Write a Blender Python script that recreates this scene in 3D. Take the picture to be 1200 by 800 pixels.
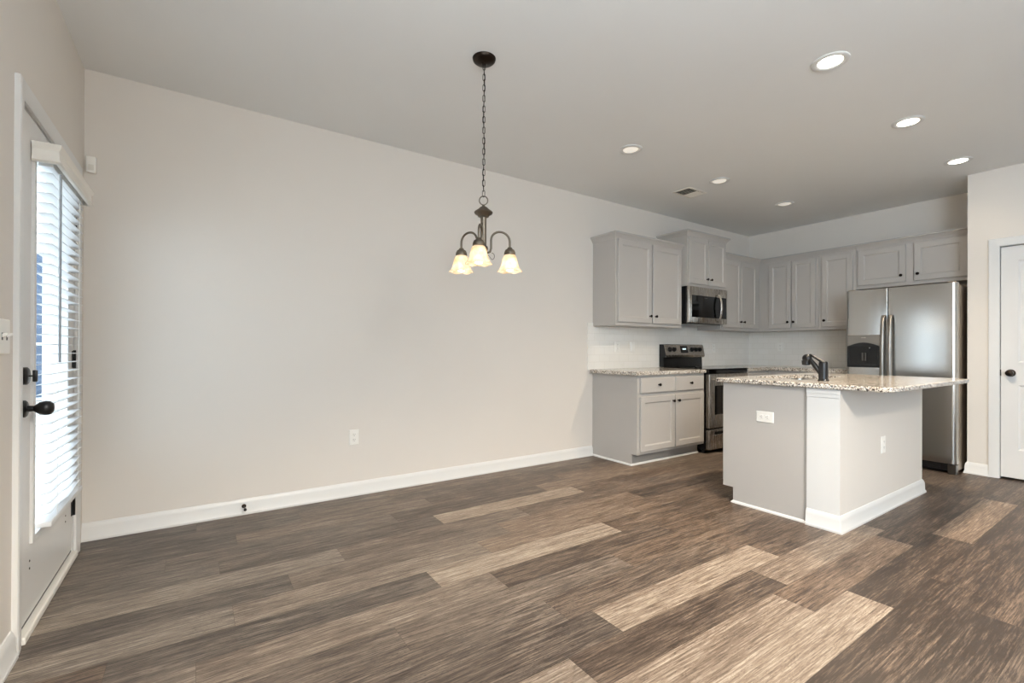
import bpy, bmesh, math, random
from mathutils import Vector, Matrix

for o in list(bpy.data.objects): bpy.data.objects.remove(o)
S = bpy.context.scene
COL = S.collection
random.seed(7)
PI = math.pi

# ------------------------------------------------------------------ camera
F_PX, YAW, V0 = 544.977, 0.5921525, 407.962
CAM = Vector((0.5597, -3.6286, 1.12294)); ROLL, PITCH = 0.003876, 0.002003
Fh = Vector((math.sin(YAW), math.cos(YAW), 0)); Rh = Vector((math.cos(YAW), -math.sin(YAW), 0)); Zv = Vector((0, 0, 1))
Fv = Fh*math.cos(PITCH) + Zv*math.sin(PITCH); U0 = -Fh*math.sin(PITCH) + Zv*math.cos(PITCH)
Rv = Rh*math.cos(ROLL) + U0*math.sin(ROLL); Uv = -Rh*math.sin(ROLL) + U0*math.cos(ROLL)
cd = bpy.data.cameras.new('camera'); cam = bpy.data.objects.new('camera', cd); COL.objects.link(cam)
mw = Matrix.Identity(4)
for i in range(3):
    mw[i][0] = Rv[i]; mw[i][1] = Uv[i]; mw[i][2] = -Fv[i]; mw[i][3] = CAM[i]
cam.matrix_world = mw
cd.sensor_fit = 'HORIZONTAL'; cd.sensor_width = 36.0; cd.lens = F_PX/1200*36.0
cd.shift_y = (V0-400)/1200; cd.clip_start = 0.02
S.camera = cam

# ------------------------------------------------------------------ view, world, lights
S.view_settings.view_transform = 'Standard'; S.view_settings.look = 'None'
S.view_settings.gamma = 1; S.view_settings.use_curve_mapping = False
S.view_settings.exposure = 0.42
S.cycles.use_denoising = True
S.cycles.max_bounces = 14; S.cycles.diffuse_bounces = 8; S.cycles.glossy_bounces = 5
S.cycles.transparent_max_bounces = 24; S.cycles.transmission_bounces = 6
S.cycles.sample_clamp_indirect = 6.0
W = bpy.data.worlds.new('daylight'); S.world = W; W.use_nodes = True
wn = W.node_tree.nodes; wn.clear()
wo = wn.new('ShaderNodeOutputWorld'); wb = wn.new('ShaderNodeBackground')
wb.inputs[0].default_value = (0.80, 0.90, 1.0, 1); wb.inputs[1].default_value = 4.3
W.node_tree.links.new(wb.outputs[0], wo.inputs[0])

def lamp(name, kind, loc, power, color=(1, 1, 1), rot=(0, 0, 0), **kw):
    l = bpy.data.lights.new(name, kind); l.energy = power; l.color = color
    for k, v in kw.items(): setattr(l, k, v)
    o = bpy.data.objects.new(name, l); COL.objects.link(o); o.location = loc; o.rotation_euler = rot
    return o
WARM = (1.0, 0.83, 0.63)
# fill lights added out of view behind the camera
lamp('living_room_fill', 'POINT', (1.85, -4.6, 2.28), 62, (1.0, 0.97, 0.93), shadow_soft_size=0.35)  # added soft point for broad fill, no fixture behind it
lamp('rear_fill', 'AREA', (3.2, -7.35, 1.45), 8, (1.0, 0.97, 0.93), (PI/2, 0, 0), shape='RECTANGLE', size=4.4, size_y=1.9)  # added fill panel before the rear wall, which has no window
lamp('left_side_fill', 'AREA', (0.06, -6.1, 1.45), 105, (0.50, 0.75, 1.0), (0, -PI/2, 0), shape='RECTANGLE', size=1.6, size_y=2.4)  # added cool fill for cabinet sides and island end, no window there
# the patio door glass is where the outdoor light comes in
lamp('bounce_flash', 'SPOT', (0.35, -3.95, 1.25), 128, (0.76, 0.89, 1.0), (PI, 0, 0), spot_size=math.radians(150), spot_blend=0.6, shadow_soft_size=0.06)
lamp('living_room_recessed_lamp', 'SPOT', (1.3, -5.1, 2.73), 540, (1.0, 0.86, 0.69), spot_size=math.radians(142), spot_blend=0.3, shadow_soft_size=0.08)
po = lamp('door_daylight_portal', 'AREA', (-0.06, -0.69, 1.14), 1, (1, 1, 1), (0, -PI/2, 0), shape='RECTANGLE', size=1.6, size_y=0.60)
po.data.cycles.is_portal = True
LIT_SPOTS = [(3.49, -2.46), (4.72, -2.46), (5.925, -2.46)]
DIM_SPOTS = [(3.45, -1.04), (4.69, -1.04), (5.93, -1.04)]
for (x, y), p in zip(LIT_SPOTS, (92, 150, 7)):
    lamp('recessed_lamp', 'SPOT', (x, y, 2.725), p, WARM, spot_size=math.radians(138), spot_blend=0.8, shadow_soft_size=0.05)
for x, y in DIM_SPOTS:
    lamp('recessed_lamp', 'SPOT', (x, y, 2.725), 9, WARM, spot_size=math.radians(125), spot_blend=0.9, shadow_soft_size=0.05)

# ------------------------------------------------------------------ materials
def lin(c):
    return tuple(((v/255)/12.92 if v/255 <= 0.04045 else ((v/255+0.055)/1.055)**2.4) for v in c) + (1,)
class NT:
    def __init__(s, name):
        s.m = bpy.data.materials.new(name); s.m.use_nodes = True
        s.t = s.m.node_tree; s.b = s.t.nodes['Principled BSDF']
    def n(s, kind, **kw):
        nd = s.t.nodes.new(kind)
        for k, v in kw.items(): setattr(nd, k, v)
        return nd
    def l(s, a, b): s.t.links.new(a, b)
    def ramp(s, fac, stops, interp='LINEAR'):
        r = s.n('ShaderNodeValToRGB'); r.color_ramp.interpolation = interp
        e = r.color_ramp.elements
        while len(e) < len(stops): e.new(0.5)
        for el, (p, c) in zip(e, stops): el.position = p; el.color = c
        s.l(fac, r.inputs[0]); return r.outputs[0]
    def mix(s, fac, a, b, mode='MIX'):
        x = s.n('ShaderNodeMix', data_type='RGBA', blend_type=mode)
        for sock, v in ((x.inputs[0], fac), (x.inputs[6], a), (x.inputs[7], b)):
            if hasattr(v, 'links'): s.l(v, sock)
            else: sock.default_value = v
        return x.outputs[2]
    def math(s, op, a, b=0.0, c=0.0):
        x = s.n('ShaderNodeMath', operation=op)
        for sock, v in zip(x.inputs, (a, b, c)):
            if hasattr(v, 'links'): s.l(v, sock)
            else: sock.default_value = v
        return x.outputs[0]
    def pos(s, scale=(1, 1, 1), loc=(0, 0, 0)):
        g = s.n('ShaderNodeNewGeometry'); mp = s.n('ShaderNodeMapping')
        mp.inputs['Scale'].default_value = scale; mp.inputs['Location'].default_value = loc
        s.l(g.outputs['Position'], mp.inputs[0]); return mp.outputs[0]
    def noise(s, vec, scale, detail=4, rough=0.5):
        x = s.n('ShaderNodeTexNoise'); x.inputs['Scale'].default_value = scale
        x.inputs['Detail'].default_value = detail; x.inputs['Roughness'].default_value = rough
        if vec is not None: s.l(vec, x.inputs['Vector'])
        return x.outputs['Fac']
    def bump(s, h, strength, dist=0.002):
        x = s.n('ShaderNodeBump'); x.inputs['Strength'].default_value = strength; x.inputs['Distance'].default_value = dist
        s.l(h, x.inputs['Height']); s.l(x.outputs[0], s.b.inputs['Normal'])

def paint(name, rgb, rough=0.5, var=0.02, bump=0.0, scale=3.0, spec=0.5):
    k = NT(name); c = lin(rgb)
    lo = tuple(v*(1-var) for v in c[:3]) + (1,); hi = tuple(min(1, v*(1+var)) for v in c[:3]) + (1,)
    f = k.noise(k.pos(), scale, 3)
    k.l(k.ramp(f, [(0.3, lo), (0.7, hi)]), k.b.inputs['Base Color'])
    k.b.inputs['Roughness'].default_value = rough; k.b.inputs['Specular IOR Level'].default_value = spec
    if bump: k.bump(k.noise(k.pos(), 160, 2), bump, 0.001)
    return k.m
def metal(name, rgb, rough=0.25, streak=None, aniso=0.0, arot=0.0):
    k = NT(name); c = lin(rgb)
    f = k.noise(k.pos(streak or (40, 40, 40)), 6, 3)
    k.l(k.ramp(f, [(0.25, tuple(v*0.97 for v in c[:3])+(1,)), (0.75, c)]), k.b.inputs['Base Color'])
    k.b.inputs['Metallic'].default_value = 1.0
    r = k.n('ShaderNodeMapRange'); k.l(f, r.inputs[0]); r.inputs[3].default_value = rough*0.85; r.inputs[4].default_value = rough*1.15
    k.l(r.outputs[0], k.b.inputs['Roughness'])
    if aniso:
        k.b.inputs['Anisotropic'].default_value = aniso; k.b.inputs['Anisotropic Rotation'].default_value = arot
        tg = k.n('ShaderNodeTangent', direction_type='RADIAL', axis='Z'); k.l(tg.outputs[0], k.b.inputs['Tangent'])
    return k.m
def emit(name, rgb, strength):
    k = NT(name); k.b.inputs['Base Color'].default_value = lin(rgb)
    k.b.inputs['Emission Color'].default_value = lin(rgb); k.b.inputs['Emission Strength'].default_value = strength
    return k.m

M = {}
M['wall'] = paint('wall_paint', (221, 215.5, 208), 0.6, 0.012, 0.05, 1.2, 0.3)
M['ceiling'] = paint('ceiling_paint', (233, 234, 233), 0.7, 0.01, 0.05, 1.5, 0.2)
M['trim'] = paint('white_trim_paint', (221, 221, 219), 0.35, 0.01)
M['door'] = paint('white_door_paint', (222, 221, 219), 0.35, 0.01)
M['cab'] = paint('grey_cabinet_paint', (184, 180, 175), 0.42, 0.015)
M['kick'] = paint('toe_kick_grey', (150, 147, 142), 0.5, 0.02)
M['plastic'] = paint('white_plastic', (238, 236, 230), 0.3, 0.005)
M['slot'] = paint('dark_slot', (70, 66, 62), 0.5, 0.01)
M['black'] = paint('black_enamel', (14, 14, 15), 0.25, 0.01)
M['blackmatte'] = paint('black_matte', (12, 12, 13), 0.35, 0.02)
M['blackglass'] = paint('black_glass', (6, 6, 7), 0.06, 0.01)
M['bronze'] = metal('dark_bronze', (52, 44, 38), 0.38)
M['chand'] = metal('aged_pewter', (118, 109, 97), 0.45)
M['knob'] = metal('knob_bronze', (40, 33, 30), 0.35)
M['steel'] = metal('stainless_steel', (196, 190, 182), 0.27, (60, 60, 1.2))
M['fridge'] = metal('fridge_stainless', (190, 188, 184), 0.19, (1.0, 70, 1.2), 0.6, 0.0)
M['handle'] = metal('handle_steel', (150, 145, 138), 0.34)
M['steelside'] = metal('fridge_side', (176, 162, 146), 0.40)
M['steeldark'] = metal('dark_steel', (112, 110, 106), 0.32)
M['sink'] = metal('sink_steel', (170, 168, 164), 0.3)
M['blind'] = paint('white_blind_slats', (224, 225, 226), 0.4, 0.005)
M['valance'] = paint('ivory_valance', (233, 230, 222), 0.4, 0.01)
M['cord'] = paint('blind_cord', (215, 213, 208), 0.6, 0.01)
M['wand'] = paint('clear_grey_wand', (150, 156, 162), 0.25, 0.01)
M['vent'] = paint('vent_white', (226, 222, 212), 0.45, 0.01)
M['ventdark'] = paint('vent_dark', (92, 90, 80), 0.7, 0.02)
M['lens_on'] = emit('lens_lit', (255, 244, 226), 14.0)
M['lens_dim'] = emit('lens_dim', (236, 230, 218), 0.45)
M['bulb'] = emit('bulb_glow', (255, 246, 230), 3.2)
M['display'] = emit('clock_digits', (210, 230, 235), 1.2)
M['concrete'] = paint('patio_concrete', (176, 174, 168), 0.8, 0.06)
M['siding'] = paint('white_siding', (196, 199, 203), 0.6, 0.02)
M['paneblue'] = paint('blue_grey_pane', (48, 68, 92), 0.12, 0.05)

# clear door glass: reflects a little, lets the daylight straight through
k = NT('door_glass'); tr = k.n('ShaderNodeBsdfTransparent'); gl = k.n('ShaderNodeBsdfGlossy'); mx = k.n('ShaderNodeMixShader')
gl.inputs['Roughness'].default_value = 0.03; tr.inputs[0].default_value = (0.94, 0.97, 0.98, 1)
mx.inputs[0].default_value = 0.07; k.l(tr.outputs[0], mx.inputs[1]); k.l(gl.outputs[0], mx.inputs[2])
k.l(mx.outputs[0], k.t.nodes['Material Output'].inputs[0]); M['glass'] = k.m

# alabaster lamp shade
k = NT('alabaster_glass'); tl = k.n('ShaderNodeBsdfTranslucent'); df = k.n('ShaderNodeBsdfDiffuse'); tp = k.n('ShaderNodeBsdfTransparent')
m1 = k.n('ShaderNodeMixShader'); m2 = k.n('ShaderNodeMixShader')
cl = k.ramp(k.noise(k.pos(), 38, 4), [(0.35, lin((236, 214, 182))), (0.65, lin((250, 242, 228)))])
k.l(cl, tl.inputs[0]); k.l(cl, df.inputs[0]); m1.inputs[0].default_value = 0.45; m2.inputs[0].default_value = 0.22
k.l(tl.outputs[0], m1.inputs[1]); k.l(df.outputs[0], m1.inputs[2]); k.l(m1.outputs[0], m2.inputs[1]); k.l(tp.outputs[0], m2.inputs[2])
k.l(m2.outputs[0], k.t.nodes['Material Output'].inputs[0]); M['shade'] = k.m

# granite
k = NT('speckled_granite')
v1 = k.n('ShaderNodeTexVoronoi'); v1.inputs['Scale'].default_value = 160; k.l(k.pos(), v1.inputs['Vector'])
sx = k.n('ShaderNodeSeparateColor'); k.l(v1.outputs['Color'], sx.inputs[0])
base = k.ramp(sx.outputs[0], [(0.0, lin((52, 46, 44))), (0.13, lin((92, 86, 82))), (0.20, lin((152, 140, 128))), (0.32, lin((186, 174, 158))), (0.44, lin((214, 207, 195))), (0.70, lin((228, 223, 214))), (0.80, lin((150, 146, 140))), (0.87, lin((236, 233, 227)))], 'CONSTANT')
cl = k.ramp(k.noise(k.pos(), 16, 3), [(0.45, (1, 1, 1, 1)), (0.66, lin((222, 210, 198)))])
k.l(k.mix(0.55, base, cl, 'MULTIPLY'), k.b.inputs['Base Color']); k.b.inputs['Roughness'].default_value = 0.12; M['granite'] = k.m

# subway tile
k = NT('white_subway_tile'); g = k.n('ShaderNodeNewGeometry'); sp = k.n('ShaderNodeSeparateXYZ'); k.l(g.outputs['Position'], sp.inputs[0])
cb = k.n('ShaderNodeCombineXYZ'); k.l(k.math('ADD', sp.outputs[0], sp.outputs[1]), cb.inputs[0]); k.l(k.math('SUBTRACT', sp.outputs[2], 0.914), cb.inputs[1])
br = k.n('ShaderNodeTexBrick'); k.l(cb.outputs[0], br.inputs['Vector']); br.inputs['Scale'].default_value = 1.0
br.inputs['Brick Width'].default_value = 0.1524; br.inputs['Row Height'].default_value = 0.0762; br.inputs['Mortar Size'].default_value = 0.0022
br.inputs['Color1'].default_value = lin((236, 233, 226)); br.inputs['Color2'].default_value = lin((239, 236, 230)); br.inputs['Mortar'].default_value = lin((229, 225, 217))
k.l(br.outputs['Color'], k.b.inputs['Base Color']); k.b.inputs['Roughness'].default_value = 0.22
k.bump(k.math('SUBTRACT', 1.0, br.outputs['Fac']), 0.2, 0.001); M['tile'] = k.m

# vinyl plank floor: tone and seed live on each plank, grain is procedural
k = NT('wood_plank_floor')
at = k.n('ShaderNodeAttribute', attribute_name='tone'); uv = k.n('ShaderNodeUVMap', uv_map='plank')
st = k.n('ShaderNodeSeparateColor'); k.l(at.outputs['Color'], st.inputs[0])
tone, seed, warm = st.outputs[0], st.outputs[1], st.outputs[2]
def grain(sx, sy, scale, detail, rough=0.55, dist=0.0):
    mp = k.n('ShaderNodeMapping'); mp.inputs['Scale'].default_value = (sx, sy, 1); k.l(uv.outputs[0], mp.inputs[0])
    ad = k.n('ShaderNodeVectorMath', operation='ADD'); k.l(mp.outputs[0], ad.inputs[0])
    cx = k.n('ShaderNodeCombineXYZ'); k.l(k.math('MULTIPLY', seed, 37.0), cx.inputs[0]); k.l(k.math('MULTIPLY', seed, 71.0), cx.inputs[1]); k.l(k.math('MULTIPLY', seed, 19.0), cx.inputs[2])
    k.l(cx.outputs[0], ad.inputs[1])
    x = k.n('ShaderNodeTexNoise'); k.l(ad.outputs[0], x.inputs['Vector']); x.inputs['Scale'].default_value = scale
    x.inputs['Detail'].default_value = detail; x.inputs['Roughness'].default_value = rough; x.inputs['Distortion'].default_value = dist
    return x.outputs['Fac']
broad = grain(0.9, 9.0, 1.6, 3, 0.5, 0.6)
fine = grain(3.0, 75.0, 2.2, 6, 0.72, 0.3)
mid = grain(2.2, 30.0, 2.0, 4, 0.6, 0.5)
ring = grain(2.0, 22.0, 1.8, 2, 0.5, 1.4)
rings = k.math('ABSOLUTE', k.math('SINE', k.math('MULTIPLY', ring, 46.0)))
blot = grain(1.6, 4.0, 2.4, 3)
soft = k.math('SUBTRACT', 1.15, k.math('MULTIPLY', tone, 0.75))
t = k.math('ADD', tone, k.math('MULTIPLY', soft, k.math('MULTIPLY', k.math('SUBTRACT', broad, 0.5), 0.75)))
t = k.math('ADD', t, k.math('MULTIPLY', k.math('SUBTRACT', fine, 0.5), 2.5))
t = k.math('ADD', t, k.math('MULTIPLY', soft, k.math('MULTIPLY', k.math('SUBTRACT', mid, 0.5), 0.9)))
t = k.math('ADD', t, k.math('MULTIPLY', soft, k.math('MULTIPLY', k.math('SUBTRACT', blot, 0.5), 0.5)))
t = k.math('SUBTRACT', t, k.math('MULTIPLY', k.math('POWER', k.math('SUBTRACT', 1.0, rings), 2.0), 0.26))
t = k.math('ADD', k.math('MULTIPLY', t, 0.80), -0.035)
cool = k.ramp(t, [(0.0, lin((58, 51, 46))), (0.30, lin((97, 88, 80))), (0.60, lin((136, 125, 113))), (1.0, lin((190, 180, 166)))])
wrm = k.ramp(t, [(0.0, lin((54, 41, 32))), (0.30, lin((101, 81, 65))), (0.60, lin((140, 118, 98))), (1.0, lin((196, 179, 158)))])
col = k.mix(warm, cool, wrm)
su = k.n('ShaderNodeSeparateXYZ'); k.l(uv.outputs[0], su.inputs[0])
def edge(c, L):
    a = k.math('MINIMUM', c, k.math('SUBTRACT', L, c)); return k.math('LESS_THAN', a, 0.0009)
seam = k.math('MAXIMUM', edge(su.outputs[0], 1.22), edge(su.outputs[1], 0.179))
col = k.mix(k.math('MULTIPLY', seam, 0.55), col, lin((60, 50, 42)))
k.l(col, k.b.inputs['Base Color'])
rr = k.n('ShaderNodeMapRange'); k.l(fine, rr.inputs[0]); rr.inputs[3].default_value = 0.36; rr.inputs[4].default_value = 0.52; k.l(rr.outputs[0], k.b.inputs['Roughness'])
k.b.inputs['Specular IOR Level'].default_value = 0.42
k.bump(fine, 0.12, 0.0006); M['floor'] = k.m

# ------------------------------------------------------------------ geometry helpers (world coordinates)
class MB:
    def __init__(s): s.bm = bmesh.new(); s.smooth = False
    def _merge(s, b):
        me = bpy.data.meshes.new('t'); b.to_mesh(me); b.free(); s.bm.from_mesh(me); bpy.data.meshes.remove(me); return s
    def box(s, x0, x1, y0, y1, z0, z1, bev=0.0, seg=2):
        b = bmesh.new(); bmesh.ops.create_cube(b, size=1)
        x0, x1 = sorted((x0, x1)); y0, y1 = sorted((y0, y1)); z0, z1 = sorted((z0, z1))
        for v in b.verts: v.co = Vector(((x0+x1)/2+v.co.x*(x1-x0), (y0+y1)/2+v.co.y*(y1-y0), (z0+z1)/2+v.co.z*(z1-z0)))
        if bev: bmesh.ops.bevel(b, geom=list(b.edges), offset=bev, segments=seg, profile=0.5, affect='EDGES')
        return s._merge(b)
    def loops(s, rings, cap0=True, cap1=True, closed=True):
        b = bmesh.new(); R = [[b.verts.new(p) for p in r] for r in rings]; n = len(R[0])
        for a, c in zip(R, R[1:]):
            for i in range(n if closed else n-1):
                j = (i+1) % n
                try: b.faces.new((a[i], a[j], c[j], c[i]))
                except ValueError: pass
        if cap0: b.faces.new(list(reversed(R[0])))
        if cap1: b.faces.new(R[-1])
        bmesh.ops.recalc_face_normals(b, faces=list(b.faces)); return s._merge(b)
    def lathe(s, c, prof, axis=(0, 0, 1), n=32, cap0=False, cap1=False):
        A = Vector(axis).normalized(); X = A.orthogonal().normalized(); Y = A.cross(X); c = Vector(c)
        return s.loops([[c + A*h + (X*math.cos(2*PI*i/n)+Y*math.sin(2*PI*i/n))*max(r, 1e-5) for i in range(n)] for r, h in prof], cap0, cap1)
    def tube(s, pts, r, n=10, closed=False):
        P = [Vector(p) for p in pts]; rs = r if isinstance(r, (list, tuple)) else [r]*len(P); rings = []; up = None
        for i, p in enumerate(P):
            if closed: t = P[(i+1) % len(P)] - P[i-1]
            else: t = P[min(i+1, len(P)-1)] - P[max(i-1, 0)]
            t.normalize()
            if up is None: up = t.orthogonal().normalized()
            up = (up - t*up.dot(t)).normalized(); w = t.cross(up)
            rings.append([p + (up*math.cos(2*PI*j/n)+w*math.sin(2*PI*j/n))*rs[i] for j in range(n)])
        if closed: rings.append(rings[0]); 
        b = s.loops(rings, not closed, not closed)
        return b
    def sphere(s, c, r, sc=(1, 1, 1), n=20):
        b = bmesh.new(); bmesh.ops.create_uvsphere(b, u_segments=n, v_segments=n//2+2, radius=r)
        for v in b.verts: v.co = Vector(c) + Vector((v.co.x*sc[0], v.co.y*sc[1], v.co.z*sc[2]))
        return s._merge(b)
    def sweep(s, path, prof, left=True):
        """profile (out, z) swept along plan polyline; out is to the right of travel when left is False"""
        P = [Vector((p[0], p[1])) for p in path]; rings = []
        def nrm(a, b):
            d = (b-a).normalized(); return Vector((-d.y, d.x)) if left else Vector((d.y, -d.x))
        for i, p in enumerate(P):
            if i == 0: m = nrm(P[0], P[1]); kk = 1
            elif i == len(P)-1: m = nrm(P[-2], P[-1]); kk = 1
            else:
                a, b = nrm(P[i-1], p), nrm(p, P[i+1]); m = (a+b).normalized(); kk = 1/max(0.2, m.dot(a))
            rings.append([(p.x+m.x*o*kk, p.y+m.y*o*kk, z) for o, z in prof])
        return s.loops(rings)
    def panel(s, o, U, N, w, h, t=0.019, stile=0.055, dep=0.010, step=0.011, rails=None):
        """framed door: o lower corner on the back plane, U across, N outward; rails = list of (z0, z1) panel openings"""
        o, U, N = Vector(o), Vector(U), Vector(N); Z = Vector((0, 0, 1))
        def P(u, z, d): return o + U*u + Z*z + N*d
        def R(i, d, z0=0, z1=h, u0=0, u1=w): return [P(u0+i, z0+i, d), P(u1-i, z0+i, d), P(u1-i, z1-i, d), P(u0+i, z1-i, d)]
        if rails is None:
            s.loops([R(0, 0), R(0, t-0.004), R(0.004, t), R(stile, t), R(stile+0.003, t-0.004), R(stile+step, t-dep)])
        else:
            s.loops([R(0, 0), R(0, t-0.002), R(0.002, t-0.0)], True, False)
            b = bmesh.new(); zs = [0.002]
            us = [0.002, stile, w-stile, w-0.002]
            for a, c in rails: zs += [a, c]
            zs.append(h-0.002)
            for i in range(len(zs)-1):
                for j in range(3):
                    if j == 1 and i % 2 == 1: continue
                    b.faces.new([b.verts.new(P(u, z, t)) for u, z in ((us[j], zs[i]), (us[j+1], zs[i]), (us[j+1], zs[i+1]), (us[j], zs[i+1]))])
            s._merge(b)
            for a, c in rails:
                q = dict(z0=a, z1=c, u0=stile, u1=w-stile)
                s.loops([R(0, t, **q), R(0.012, t-dep, **q), R(0.03, t-dep, **q), R(0.05, t-0.002, **q)], False, True)
        return s
    def build(s, name, mat, parent=None, smooth=None):
        me = bpy.data.meshes.new(name); bmesh.ops.remove_doubles(s.bm, verts=s.bm.verts, dist=1e-6)
        if parent is None:
            xs = [v.co for v in s.bm.verts]
            org = Vector(((min(v.x for v in xs)+max(v.x for v in xs))/2, (min(v.y for v in xs)+max(v.y for v in xs))/2, min(v.z for v in xs)))
            loc = org
        else:
            org = Vector(parent['_o']); loc = Vector((0, 0, 0))
        for v in s.bm.verts: v.co -= org
        if smooth is not None:
            for f in s.bm.faces: f.smooth = True
            ang = math.radians(smooth)
            for e in s.bm.edges:
                if len(e.link_faces) != 2 or e.calc_face_angle(0) > ang: e.smooth = False
        s.bm.to_mesh(me); s.bm.free()
        me.materials.append(M[mat] if isinstance(mat, str) else mat)
        ob = bpy.data.objects.new(name, me); COL.objects.link(ob); ob.location = loc
        if parent: ob.parent = parent
        ob['_o'] = tuple(org)
        return ob
def tag(o, label, cat, group=None, kind=None):
    o['label'] = label; o['category'] = cat
    if group: o['group'] = group
    if kind: o['kind'] = kind
    return o
def thing(name, label, cat, loc, group=None):
    o = bpy.data.objects.new(name, None); COL.objects.link(o); o.location = loc; o['_o'] = tuple(loc); o.empty_display_size = 0.1
    return tag(o, label, cat, group)
def struct(name, mb, mat, label=None, parent=None, smooth=None):
    o = mb.build(name, mat, parent, smooth)
    if parent is None: o['kind'] = 'structure'
    if label: o['label'] = label
    return o
def copy_thing(o, off, label=None):
    """copy of a thing, its parts and sub-parts, moved by off"""
    c = o.copy(); COL.objects.link(c); c.location = o.location + Vector(off)
    if label: c['label'] = label
    def kids(a, b):
        for ch in list(a.children):
            d = ch.copy(); COL.objects.link(d); d.parent = b; kids(ch, d)
    kids(o, c); return c
def bez(p, n=12):
    P = [Vector(q) for q in p]; out = []
    for i in range(n+1):
        t = i/n; q = list(P)
        while len(q) > 1: q = [a.lerp(b, t) for a, b in zip(q, q[1:])]
        out.append(q[0])
    return out

# ------------------------------------------------------------------ the room
H, L, LP, YP, YB = 2.743, 7.078, 6.437, -2.414, -7.5
T = 0.12
# floor planks
ROW0, RW, PL = 0.013, 0.179, 1.22
PH = {0: 0.55, 1: 1.12, 2: 0.746, 3: 0.42, 4: 1.87, 5: 1.207, 6: 0.93, 7: 0.685, 8: 1.513, 9: 1.775, 10: 1.217, 11: 0.62, 12: 1.966, 13: 1.68, 14: 3.98, 15: 3.08, 16: 3.565, 17: 3.335}
TONE = {  # (row, x of a point inside the plank): (tone, warmth)
 (0, 0.3): (.32, .1), (0, 1.2): (.42, .3), (1, 0.5): (.35, .15), (1, 1.5): (.40, .4), (1, 2.6): (.34, .5), (2, 0.4): (.38, .1), (2, 1.2): (.55, .35), (2, 2.3): (.38, .5), (2, 3.4): (.50, .7),
 (3, 0.1): (.42, .05), (3, 1.0): (.45, .15), (3, 2.2): (.33, .4), (3, 3.3): (.58, .7), (4, 0.2): (.48, .05), (4, 1.2): (.36, .2), (4, 2.4): (.80, .55), (4, 3.6): (.40, .7),
 (5, 0.6): (.68, .15), (5, 1.8): (.48, .35), (5, 3.0): (.38, .6), (6, 0.4): (.36, .1), (6, 1.5): (.52, .3), (6, 2.7): (.56, .75), (6, 3.6): (.30, .7),
 (7, 0.2): (.66, .1), (7, 1.3): (.66, .3), (7, 2.4): (.60, .7), (7, 3.4): (.46, .8), (8, 0.6): (.34, .1), (8, 2.1): (.86, .5), (8, 3.2): (.36, .7), (9, 0.1): (.66, .2), (9, 1.2): (.60, .35), (9, 2.3): (.30, .55), (9, 3.5): (.36, .75),
 (10, 0.6): (.46, .25), (10, 1.8): (.48, .3), (10, 3.0): (.46, .7), (11, 1.2): (.38, .25), (11, 2.4): (.40, .5), (11, 3.6): (.36, .7), (12, 1.3): (.34, .3), (12, 2.5): (.90, .6), (12, 3.6): (.42, .7),
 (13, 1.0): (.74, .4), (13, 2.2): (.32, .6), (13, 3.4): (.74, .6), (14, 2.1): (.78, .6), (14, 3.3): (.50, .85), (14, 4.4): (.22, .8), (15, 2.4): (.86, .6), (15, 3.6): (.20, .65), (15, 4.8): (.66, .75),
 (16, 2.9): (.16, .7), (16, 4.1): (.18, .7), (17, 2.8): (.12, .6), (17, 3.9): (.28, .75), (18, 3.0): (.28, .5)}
bm = bmesh.new(); uvl = bm.loops.layers.uv.new('plank'); tl_ = bm.loops.layers.float_color.new('tone')
row = 0; y = 0.0
rows = [(0.0, -ROW0, -1)] + [(-ROW0-RW*i, -ROW0-RW*(i+1), i) for i in range(int((abs(YB)-ROW0)/RW)+1)]
for ya, yb, i in rows:
    yb = max(yb, YB)
    ph = PH.get(i, random.random()*PL); x = ph - math.ceil(ph/PL)*PL
    while x < L:
        x0, x1 = max(x, 0), min(x+PL, L)
        if x1-x0 > 0.001:
            tn, wm = random.uniform(0.28, 0.62), random.uniform(0.4, 0.8)
            if i < 8: wm *= 0.8
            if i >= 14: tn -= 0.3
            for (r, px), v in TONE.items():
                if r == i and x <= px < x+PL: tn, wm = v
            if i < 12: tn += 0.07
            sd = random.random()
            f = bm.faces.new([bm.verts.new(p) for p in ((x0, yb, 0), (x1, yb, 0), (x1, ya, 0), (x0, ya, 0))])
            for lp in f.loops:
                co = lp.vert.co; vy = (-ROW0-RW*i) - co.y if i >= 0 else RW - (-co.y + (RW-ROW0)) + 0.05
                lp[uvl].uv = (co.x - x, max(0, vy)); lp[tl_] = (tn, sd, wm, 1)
        x += PL
me = bpy.data.meshes.new('floor'); bm.to_mesh(me); bm.free(); me.materials.append(M['floor'])
fl = bpy.data.objects.new('floor', me); COL.objects.link(fl); fl['kind'] = 'structure'

struct('ceiling', MB().box(-T, L+T, YB-T, T, H, H+0.1), 'ceiling')
struct('wall_back', MB().box(-T, L+T, 0, T, 0, H), 'wall')
struct('wall_right', MB().box(L, L+T, YP-T, 0, 0, H), 'wall')
DY0, DY1, DZ = -1.15, -0.235, 2.045       # patio door opening
wl = MB(); wl.box(-T, 0, YB, DY0-0.022, 0, H); wl.box(-T, 0, DY1+0.022, 0, 0, H); wl.box(-T, 0, DY0-0.022, DY1+0.022, DZ+0.022, H)
struct('wall_left', wl, 'wall')
struct('wall_front', MB().box(-T, L+T, YB-T, YB, 0, H), 'wall')
PD0, PD1, PZ = -2.627, -3.389, 2.045      # pantry door opening
wp = MB(); wp.box(LP, LP+T, YP, PD0+0.018, 0, H); wp.box(LP, LP+T, PD1-0.018, YB, 0, H); wp.box(LP, LP+T, PD0+0.018, PD1-0.018, PZ+0.018, H)
wp.box(LP+T, L, YP, YP-T, 0, H)
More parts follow.
